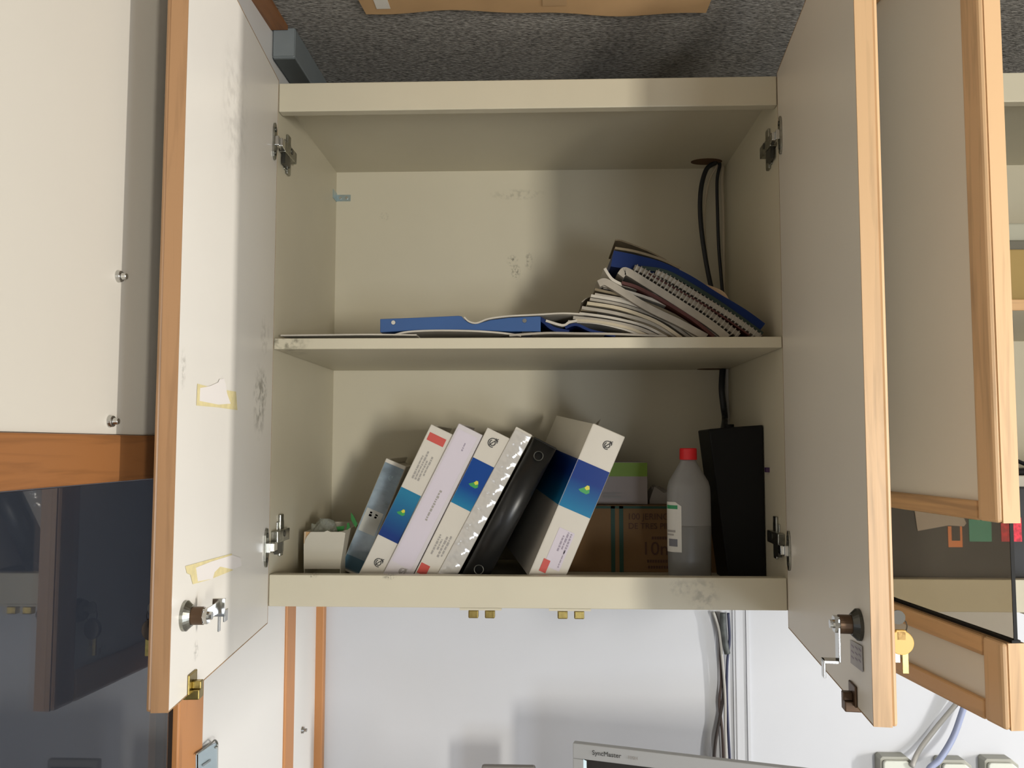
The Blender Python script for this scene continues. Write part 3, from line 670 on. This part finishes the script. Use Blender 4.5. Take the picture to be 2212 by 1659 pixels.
# cardboard carton at the back with printing
x0 = pY(1225, 1200, .20).x; x1 = pY(1570, 1200, .20).x; ztop = pY(1400, 1092, .20).z
t = thing('cardboard_carton', 'brown syringe carton with green stripes at the back, behind the bottle', 'box', Vz((x0, .20, FZ)))
W_, H_ = x1 - x0, ztop - FZ
obj('carton_body', lbox((0, 0, 0), (W_, .125, H_)), mat('printed_brown_cardboard', (.21, .115, .045), .75, var=.08, scale=14), t, bevel=.001)
M_dkgreen = mat('dark_green_print', (.015, .06, .04), .6)
for u in (1318, 1336): xx = pY(u + 2, 1170, .20).x - x0; obj('green_stripe', lbox((xx, -.0008, 0), (xx + .0065, 0, H_ - .001)), M_dkgreen, t)
obj('green_stripe', lbox((0.001, -.0008, H_ - .005), (W_ - .001, 0, H_ - .001)), M_dkgreen, t)
M_bprint = mat('brown_print', (.10, .045, .03), .7)
def ptxt(s, u, v, size, sx=1):
    q = pY(u, v, .20); return text('carton_text', s, size, M_bprint, t, (q.x - x0, -.0012, q.z - FZ), (PI / 2, 0, 0), sx=sx)
ptxt('100 JERINGAS', 1355, 1122, .0145, .95); ptxt('DE TRES PIEZAS', 1357, 1142, .0135, .95); ptxt('10ml', 1385, 1198, .030)
bm = bmesh.new()
for (u0, u1, v) in ((1408, 1470, 1165), (1398, 1480, 1215), (1400, 1470, 1228)):
    a = pY(u0, v, .20); b = pY(u1, v, .20); xx = a.x
    while xx < b.x: lbox((xx - x0, -.001, a.z - FZ), (xx - x0 + .003, -.0004, a.z - FZ + .0045), bm); xx += .0042
tag(obj('printed_rows', bm, M_bprint, t), kind='stuff')
# green and white packet box on the carton
x2 = pY(1300, 1040, .22).x; x3 = pY(1399, 1040, .22).x; z2 = ztop + .0003; z3 = pY(1350, 998, .22).z
t = thing('tissue_box', 'white box with lime green top band on the brown carton', 'box', Vz((x2 - .02, .22, z2)))
obj('box_body', lbox((0, 0, 0), (x3 - x2 + .02, .09, z3 - z2)), mat('white_box_card', (.36, .31, .29), .6), t, bevel=.001)
on(t, 'lime_band', .0005, x3 - x2 + .0195, (z3 - z2) * .66, (z3 - z2) * .985, M_lime)
text_block(t, .01, .07, .01, .02, 1, M_print, 31)
x4 = pY(1402, 1040, .24).x; x5 = pY(1545, 1040, .24).x; z5 = pY(1450, 1053, .24).z
bm = bmesh.new(); NN = 14
top = [[bm.verts.new(((x5 - x4) * i / NN, .07 * j / 5, max(.004, (z5 - z2) * (.75 + .35 * math.sin(i * 1.3 + j) * math.cos(j * 1.1 + i * .4)) * (1 if 0 < i < NN else .3)))) for j in range(6)] for i in range(NN + 1)]
bot = [[bm.verts.new(((x5 - x4) * i / NN, .07 * j / 5, 0)) for j in range(6)] for i in range(NN + 1)]
for i in range(NN):
    for j in range(5):
        bm.faces.new((top[i][j], top[i + 1][j], top[i + 1][j + 1], top[i][j + 1])); bm.faces.new((bot[i][j], bot[i][j + 1], bot[i + 1][j + 1], bot[i + 1][j]))
    bm.faces.new((bot[i][0], bot[i + 1][0], top[i + 1][0], top[i][0])); bm.faces.new((bot[i][5], top[i][5], top[i + 1][5], bot[i + 1][5]))
for j in range(5):
    bm.faces.new((bot[0][j], top[0][j], top[0][j + 1], bot[0][j + 1])); bm.faces.new((bot[NN][j], bot[NN][j + 1], top[NN][j + 1], top[NN][j]))
o = tag(obj('paper_wad', bm, mat('grey_tissue', (.33, .30, .27), .8)), 'crumpled greyish tissue paper on the brown carton, behind the bottle', 'paper'); o.location = Vz((x4, .235, z2))

# ------------------------------------------------------------------ things on the middle shelf
SZ = .3781
def strip(name, pix, thick, Y0, Y1, m, label, cat, group=None, tz=None, off=0):
    """bent sheet seen end-on: curve through picture points at depth Y0, thickness in metres, reaching back to Y1"""
    P = [pY(u, v, Y0) for u, v in pix]; Q = []
    for i in range(len(P) - 1):
        p0, p1, p2, p3 = P[max(i - 1, 0)], P[i], P[i + 1], P[min(i + 2, len(P) - 1)]
        for k in range(5):
            s = k / 5; Q.append(.5 * ((2 * p1) + (p2 - p0) * s + (2 * p0 - 5 * p1 + 4 * p2 - p3) * s * s + (3 * p1 - p0 - 3 * p2 + p3) * s ** 3))
    Q.append(P[-1])
    up_, dn = [], []
    for i, q in enumerate(Q):
        d = (Q[min(i + 1, len(Q) - 1)] - Q[max(i - 1, 0)]).normalized(); nrm = Vector((-d.z, 0, d.x))
        th = thick if not callable(thick) else thick(i / (len(Q) - 1))
        a = q.copy(); b = q - nrm * th
        a.z = max(a.z, SZ + .0006 + off); b.z = max(b.z, SZ + off); up_.append(a); dn.append(b)
    c0 = Vector((sum(q.x for q in up_) / len(up_), Y0, SZ + off))
    bm = bmesh.new(); n = len(up_)
    va = [bm.verts.new(q - c0) for q in up_]; vb = [bm.verts.new(q - c0) for q in dn]
    dy = Vector((0, Y1 - Y0, 0)); vc = [bm.verts.new(q - c0 + dy) for q in up_]; vd = [bm.verts.new(q - c0 + dy) for q in dn]
    for i in range(n - 1):
        bm.faces.new((va[i], va[i + 1], vc[i + 1], vc[i])); bm.faces.new((vb[i], vd[i], vd[i + 1], vb[i + 1]))
        bm.faces.new((va[i], vb[i], vb[i + 1], va[i + 1])); bm.faces.new((vc[i], vc[i + 1], vd[i + 1], vd[i]))
    bm.faces.new((va[0], vc[0], vd[0], vb[0])); bm.faces.new((va[-1], vb[-1], vd[-1], vc[-1]))
    o = obj(name, bm, m); o.location = Vz(c0)
    if label: tag(o, label, cat, group)
    return o
GP = 'loose papers on the middle shelf'
strip('paper_sheet', [(606, 723), (700, 722), (800, 721), (900, 722)], .002, .006, .20, M_paper, 'flat white sheets at the shelf edge, left uncovered by the blue folder', 'paper', GP)
strip('paper_sheet', [(850, 722), (880, 715), (940, 712), (1020, 713), (1080, 717), (1126, 723)], .0025, .010, .24, M_paper, 'arched white sheets pressed under the flat blue folder', 'paper', GP)
strip('paper_sheet', [(1100, 722), (1180, 717), (1250, 718), (1330, 719), (1440, 724)], .0030, .008, .22, M_paper2, 'low stack of grey-white sheets between blue folder and leaning notebooks', 'paper', GP)
# blue folder lying flat
a0 = pY(821, 718, .012)
fp = [(821, 689), (900, 686), (990, 682), (997, 683), (1003, 690), (1012, 697), (1022, 700), (1036, 698), (1060, 691), (1100, 686), (1164, 683), (1168, 684), (1168, 716), (1100, 716), (1000, 712), (900, 713), (821, 718)]
t = thing('ring_folder', 'flat blue plastic folder with two rivets, lying on white sheets', 'folder', Vz((a0.x, .012, a0.z)))
obj('folder_cover', prism([pY(u, v, .012) - a0 for u, v in fp], (0, .24, 0)), M_blue, t, bevel=.0008)
for u, v in ((850, 697), (1133, 693)):
    q = pY(u, v, .012) - a0; bm = cyl(q, q + Vector((0, -.0015, 0)), .0036, .003, n=16); obj('rivet', bm, M_chrome, t)
q = pY(1127, 729, .012) - a0; q2 = pY(1149, 715, .012) - a0
obj('black_clip', lbox((q.x, .001, max(q.z, SZ - a0.z)), (q2.x, .02, q2.z)), M_black, t)
strip('paper_sheet', [(1004, 684), (1014, 693), (1030, 696), (1055, 687), (1100, 681), (1160, 678), (1215, 675), (1262, 677)], .0022, .010, .22, M_paper, 'white sheet curling into the notch on top of the blue folder', 'paper', GP)
strip('paper_sheet', [(1168, 684), (1180, 692), (1198, 706), (1230, 713)], .006, .016, .22, M_blued, 'dark blue divider sagging beside the end of the blue folder', 'divider')
strip('paper_sheet', [(1180, 690), (1215, 700), (1228, 694), (1246, 690)], .0035, .014, .2, M_paper, 'crumpled white scrap between the blue folder and the paper fan', 'paper', GP)
strip('paper_sheet', [(1220, 705), (1245, 698), (1280, 712), (1330, 722)], .004, .012, .2, M_blued, 'dark blue leaflet low in the paper fan', 'leaflet')
# the fan of papers
rd = random.Random(4)
fan_labels = ['lowest', 'second', 'third', 'fourth', 'fifth', 'sixth', 'seventh', 'eighth', 'ninth', 'tenth', 'eleventh', 'twelfth', 'thirteenth', 'topmost']
mats_ = [M_paper, M_paper3, M_paper2, M_paper, M_paperdark, M_paper2, M_paper3, M_paper2, M_paper, M_paper2, M_paperdark, M_paper2, M_paper, M_paper2]
words = {id(M_paper): 'white', id(M_paper2): 'greyish', id(M_paper3): 'cream', id(M_paperdark): 'brownish'}
for i in range(14):
    s = i / 13
    l = (1232 + 76 * s + rd.uniform(-9, 9), 694 - 92 * s + rd.uniform(-3, 3)); rr = (1400 + 170 * s + rd.uniform(-6, 6), 727)
    m1 = (l[0] + (rr[0] - l[0]) * .35, l[1] + (727 - l[1]) * (.12 + .10 * s) + rd.uniform(-2, 2)); m2 = (l[0] + (rr[0] - l[0]) * .72, l[1] + (727 - l[1]) * (.48 + .08 * s))
    strip('paper_sheet', [l, m1, m2, rr], .0035 + .0015 * rd.random(), .016 + .012 * rd.random() + .01 * s, .22 + .03 * rd.random(), mats_[i],
          '%s bent %s bundle in the sloping fan of papers' % (fan_labels[i], words[id(mats_[i])]), 'paper', 'fan of bent papers on the middle shelf')
strip('paper_sheet', [(1256, 652), (1275, 640), (1300, 648), (1330, 668)], .0012, .05, .22, M_paper2, 'thin grey corner poking out above the paper fan', 'paper', GP)
strip('paper_sheet', [(1290, 606), (1306, 601), (1330, 612), (1400, 656), (1470, 690), (1530, 722)], .010, .022, .21, M_paper2, 'thick greyish bundle right under the red-edged pad', 'paper', GP)
strip('paper_sheet', [(1309, 578), (1316, 590), (1326, 602), (1345, 612)], .004, .02, .18, M_paper, 'white corner curling up at the tip of the fan', 'paper', GP)
strip('note_pad', [(1344, 607), (1380, 618), (1440, 650), (1500, 688), (1545, 724)], .0045, .018, .21, M_red, 'thin dark red edged pad in the leaning stack', 'pad')
strip('note_pad', [(1334, 590), (1352, 577), (1400, 604), (1470, 648), (1540, 694), (1578, 724)], .011, .020, .21, M_paper2, 'grey notepad under the lower spiral notebook', 'pad')
def spiral(pix, th, Y0, Y1, m, label):
    t = strip('spiral_notebook', pix, th, Y0, Y1, m, label, 'notebook', 'spiral notebooks on the middle shelf')
    P = [pY(u, v, Y0 - .004) for u, v in pix]; c = Vector(t.location) - Vector((0, 0, Z0)); bm = bmesh.new()
    tot = sum((P[i + 1] - P[i]).length for i in range(len(P) - 1)); n = int(tot / .0062)
    for k in range(n):
        dist = tot * (k + .5) / n; i = 0
        while i < len(P) - 2 and dist > (P[i + 1] - P[i]).length: dist -= (P[i + 1] - P[i]).length; i += 1
        d = (P[i + 1] - P[i]).normalized(); q = P[i] + d * dist; nrm = Vector((-d.z, 0, d.x)); cc = q - nrm * th * .5 - c
        tube([cc + nrm * (.0058 * math.cos(a)) + Vector((0, .004 + .0058 * math.sin(a), 0)) for a in [2 * PI * j / 6 for j in range(7)]], .0011, 5, bm)
    obj('wire_binding', bm, mat('pale_wire', (.34, .32, .28), .4), t)
spiral([(1372, 572), (1400, 585), (1460, 624), (1530, 668), (1600, 720)], .007, .022, .2, M_paper2, 'spiral notebook with pale wire, the lower of the two')
strip('note_pad', [(1400, 588), (1460, 622), (1540, 668), (1620, 722)], .0022, .02, .21, M_red, 'dark thin pad between the two spiral notebooks', 'pad')
spiral([(1418, 583), (1450, 598), (1520, 640), (1590, 684), (1646, 724)], .007, .024, .2, M_paper, 'spiral notebook with pale wire, the upper of the two')
strip('notebook', [(1385, 574), (1440, 583), (1500, 615), (1570, 660), (1650, 718)], .006, .026, .2, M_green, 'very dark green notebook lying on the upper spiral notebook', 'notebook')
strip('envelope', [(1480, 604), (1510, 610), (1560, 628), (1580, 655), (1603, 685)], .012, .05, .2, M_tan, 'tan envelope corner between the green notebook and blue folder', 'envelope')
strip('blue_folder', [(1326, 541), (1375, 551), (1430, 566), (1490, 594), (1550, 632), (1610, 668), (1653, 699)], lambda s: .024 - .006 * s, .030, .22, M_blued, 'dark blue folder curving over the top of the leaning stack', 'folder')
strip('card_cover', [(1329, 533), (1375, 541), (1430, 558), (1470, 577)], .0035, .034, .2, M_paperdark, 'pale card edge just above the dark blue folder', 'cover')
strip('card_cover', [(1329, 517), (1345, 519), (1400, 540), (1440, 561)], .0022, .08, .2, M_paperdark, 'brownish card flap standing topmost on the leaning stack', 'cover')

# ------------------------------------------------------------------ neighbouring cabinet's contents
def bx(name, label, cat, a, b, m, bev=.001, parts=()):
    c = Vector((min(a[0], b[0]), min(a[1], b[1]), min(a[2], b[2])))
    t = thing(name, label, cat, Vz(c)); d = (abs(b[0] - a[0]), abs(b[1] - a[1]), abs(b[2] - a[2]))
    obj('body', lbox((0, 0, 0), d), m, t, bevel=bev); return t, c
t, c = bx('cardboard_box', 'mustard-brown cardboard box on the wood-edged shelf', 'box', (.50, .015, .4283), (1.05, .28, .503), mat('mustard_cardboard', (.34, .235, .085), .8, var=.06, scale=10), .002)
t, c = bx('dark_layer', 'flat dark grey layer on top of the mustard-brown box', 'box', (.52, .02, .5033), (1.06, .28, .5175), mat('dark_grey_tone', (.14, .13, .10), .7), .002)  # thin dark grey slab between the mustard and pale boxes
t, c = bx('storage_box', 'pale grey-green box, topmost on the wood-edged shelf', 'box', (.53, .03, .5178), (1.04, .27, .545), mat('grey_green_card', (.40, .39, .31), .7), .003)
t, c = bx('storage_case', 'wide charcoal case with coloured stickers seen through the smoked glass', 'case', (.42, .022, FZ), (1.10, .30, .168), M_case, .003)
for (u0, v0, u1, v1, m, nm, yy) in ((2050, 1137, 2082, 1182, mat('orange_sticker', (.75, .22, .05), .5), 'orange_sticker', .0208), (2058, 1137, 2077, 1168, M_case, 'sticker_window', .0202), (2095, 1122, 2145, 1170, mat('teal_sticker', (.03, .28, .20), .5), 'green_sticker', .0208), (2164, 1118, 2208, 1170, mat('red_sticker', (.70, .02, .05), .5, var=.5, scale=220), 'red_sticker', .0208)):
    a = pY(u0, v0, yy) - c; b = pY(u1, v1, yy) - c; obj(nm, lbox((a.x, a.y, a.z), (b.x, a.y + .0008, b.z)), m, t)
for pix in ([(1978, 1100), (2075, 1100), (2090, 1130), (2085, 1137), (2050, 1135), (1985, 1147)],):
    obj('paper_note', prism([pY(u, v, .0195) - c for u, v in pix], (0, .0008, 0)), mat('dull_note', (.42, .36, .32), .7), t)
t, c = bx('white_tray', 'white flat tray on the charcoal case', 'tray', (.43, .025, .1682), (1.08, .29, .184), M_paper, .002)
cable('coiled_cable', [(.63, .10, Z0 + .188), (.66, .06, Z0 + .205), (.69, .06, Z0 + .210), (.74, .09, Z0 + .198), (.78, .12, Z0 + .188)], .003, M_blackcable, 'thin black cable arching over the white tray', None)
t, c = bx('black_adapter', 'flat black adapter on the white tray', 'adapter', (.645, .04, .1842), (.80, .12, .1925), M_black, .002)

# ------------------------------------------------------------------ below the cabinets
# sockets
for i, (u0, u1, v, s_) in enumerate(((1905, 1978, 1638, 'with the grey cable, beside the monitor end'), (2034, 2104, 1645, 'in the middle of the three, beside the blue cable'), (2132, 2206, 1643, 'furthest from the monitor'))):
    a = pY(u0, v, YW - .03); b = pY(u1, v, YW - .03); wd = b.x - a.x
    t = thing('wall_socket', 'grey-white surface socket on the wall ' + s_, 'socket', Vz((a.x, YW - .0003, a.z)), group='wall sockets below the cabinets')
    pts = [Vector((0, 0, -.07)), Vector((0, 0, -.004)), Vector((.004, 0, 0)), Vector((wd - .012, 0, 0)), Vector((wd, 0, -.010)), Vector((wd, 0, -.07))]
    obj('back_box', prism(pts, (0, -.022, 0)), M_socketd, t, bevel=.001)
    obj('cover_plate', prism([Vector((p.x * .88 + wd * .06, -.022, p.z * .88 - .005)) for p in pts], (0, -.007, 0)), M_socket, t, bevel=.002)
    obj('socket_hole', cyl((wd * .5, -.0288, -.038), (wd * .5, -.0296, -.038), .015), M_socketd, t)
cable('data_cable', [Vz(pY(2150, 1400, .34)), Vz(pY(2090, 1490, .345)), Vz(pY(2020, 1575, .350)), Vz(pY(1985, 1622, .345)), Vz(pY(1970, 1655, .325))], .0042, M_greycable, 'grey cable slanting down the wall to the first socket', None)
cable('data_cable', [Vz(pY(2120, 1430, .335)), Vz(pY(2085, 1520, .335)), Vz(pY(2060, 1590, .33)), Vz(pY(2030, 1640, .32)), Vz(pY(2005, 1665, .315)), Vz(pY(1990, 1720, .315))], .0052, M_bluecable, 'blue cable slanting down the wall between the sockets', None)
# desk, monitor and small device
DZ = -.56
t = thing('desk', 'white desk below the cabinets carrying the monitor', 'desk', Vz((XP + .03, -.36, FL)))
obj('desk_top', lbox((0, 0, DZ - FL - .03), (2.2, YW + .36 - .002, DZ - FL)), mat('pale_desk_laminate', (.62, .62, .62), .4), t, bevel=.002)
for x in (.03, 1.1, 2.14): obj('leg', lbox((x, .05, 0), (x + .03, .65, DZ - FL - .03)), M_greymetal, t)
# monitor: top edge from (1237,1605) towards the viewer on the right
A = pY(1237, 1605, .12); Bp = pZ(1640, 1652.5, A.z); ang = math.atan2(Bp.y - A.y, Bp.x - A.x)
MW, MH = .375, .31
t = thing('monitor', 'silver flat monitor with dark screen standing below the open cabinet', 'monitor', Vz((A.x, A.y, DZ)), (0, 0, ang))
hz = A.z - DZ
bm = bmesh.new(); bw = .0205
lbox((0, 0, hz - bw - .002), (MW, .012, hz), bm); lbox((0, 0, hz - MH), (MW, .012, hz - MH + .03), bm); lbox((0, 0, hz - MH + .03), (bw * .8, .012, hz - bw - .002), bm); lbox((MW - bw * .8, 0, hz - MH + .03), (MW, .012, hz - bw - .002), bm)
obj('bezel', bm, M_silver, t, bevel=.0015)
obj('screen', lbox((bw * .8, .004, hz - MH + .03), (MW - bw * .8, .01, hz - bw - .002)), M_screen, t)
obj('bezel_highlight', prism([Vector((bw * .8, .0, hz - MH + .03)), Vector((bw * .8 + .004, .0038, hz - MH + .034)), Vector((bw * .8 + .004, .0038, hz - bw - .005)), Vector((bw * .8, .0, hz - bw - .002))], (.0003, .0006, 0)), M_bezel, t)  # pale strip paints the highlight along the screen bevel
text('brand_text', 'SyncMaster', .0095, M_ink, t, (.030, -.0006, hz - .0135), (PI / 2, 0, 0)); text('model_text', '710N', .0065, M_print, t, (.084, -.0006, hz - .0135), (PI / 2, 0, 0))
obj('back_shell', lbox((.03, .012, hz - MH + .04), (MW - .03, .06, hz - .05)), M_silver, t, bevel=.01)
obj('stand', lbox((MW / 2 - .04, .05, .01), (MW / 2 + .04, .07, hz - MH + .08)), M_silver, t, bevel=.004)
obj('foot', lbox((MW / 2 - .11, -.06, .0002), (MW / 2 + .11, .13, .012)), M_silver, t, bevel=.004)
a = pY(1040, 1654.5, .2); b = pY(1157, 1654.5, .2)
t = thing('desk_speaker', 'grey-brown speaker top just showing beside the monitor', 'speaker', Vz((a.x, .2, DZ)))
obj('body', lbox((0, 0, 0), (b.x - a.x, .012, a.z - DZ)), mat('grey_brown_plastic', (.20, .19, .18), .5), t, bevel=.004)
obj('grille', lbox((.008, -.0012, .02), (b.x - a.x - .008, 0, a.z - DZ - .012)), M_black, t)
# sheet holder on the partition
q = [pX(u, v, XP + .007) for u, v in ((424, 1628), (450, 1611), (466, 1603), (468, 1606), (467, 1700), (424, 1720))]
t = thing('sheet_holder', 'pale blue sheet in a clear holder on the white partition beside the wooden post', 'sign', Vz(q[0]))
obj('sheet', prism([p - q[0] for p in q], (-.0006, 0, 0)), M_bluesheet, t)
obj('clear_cover', prism([p - q[0] + Vector((.0006, 0, 0)) for p in q], (.0015, 0, 0)), M_acryl, t)
rr = [pX(u, v, XP + .0095) - q[0] for u, v in ((424, 1629), (445, 1615), (458, 1604), (464, 1599), (469, 1604), (469, 1612), (465, 1615))]
obj('wire_clip', tube(rr, .0011, 8), M_steel, t, smooth=True)
obj('printed_line', prism([pX(u, v, XP + .0095) - q[0] for u, v in ((437, 1652), (455, 1640), (455, 1644), (438, 1656))], (.0003, 0, 0)), M_greymetal, t)
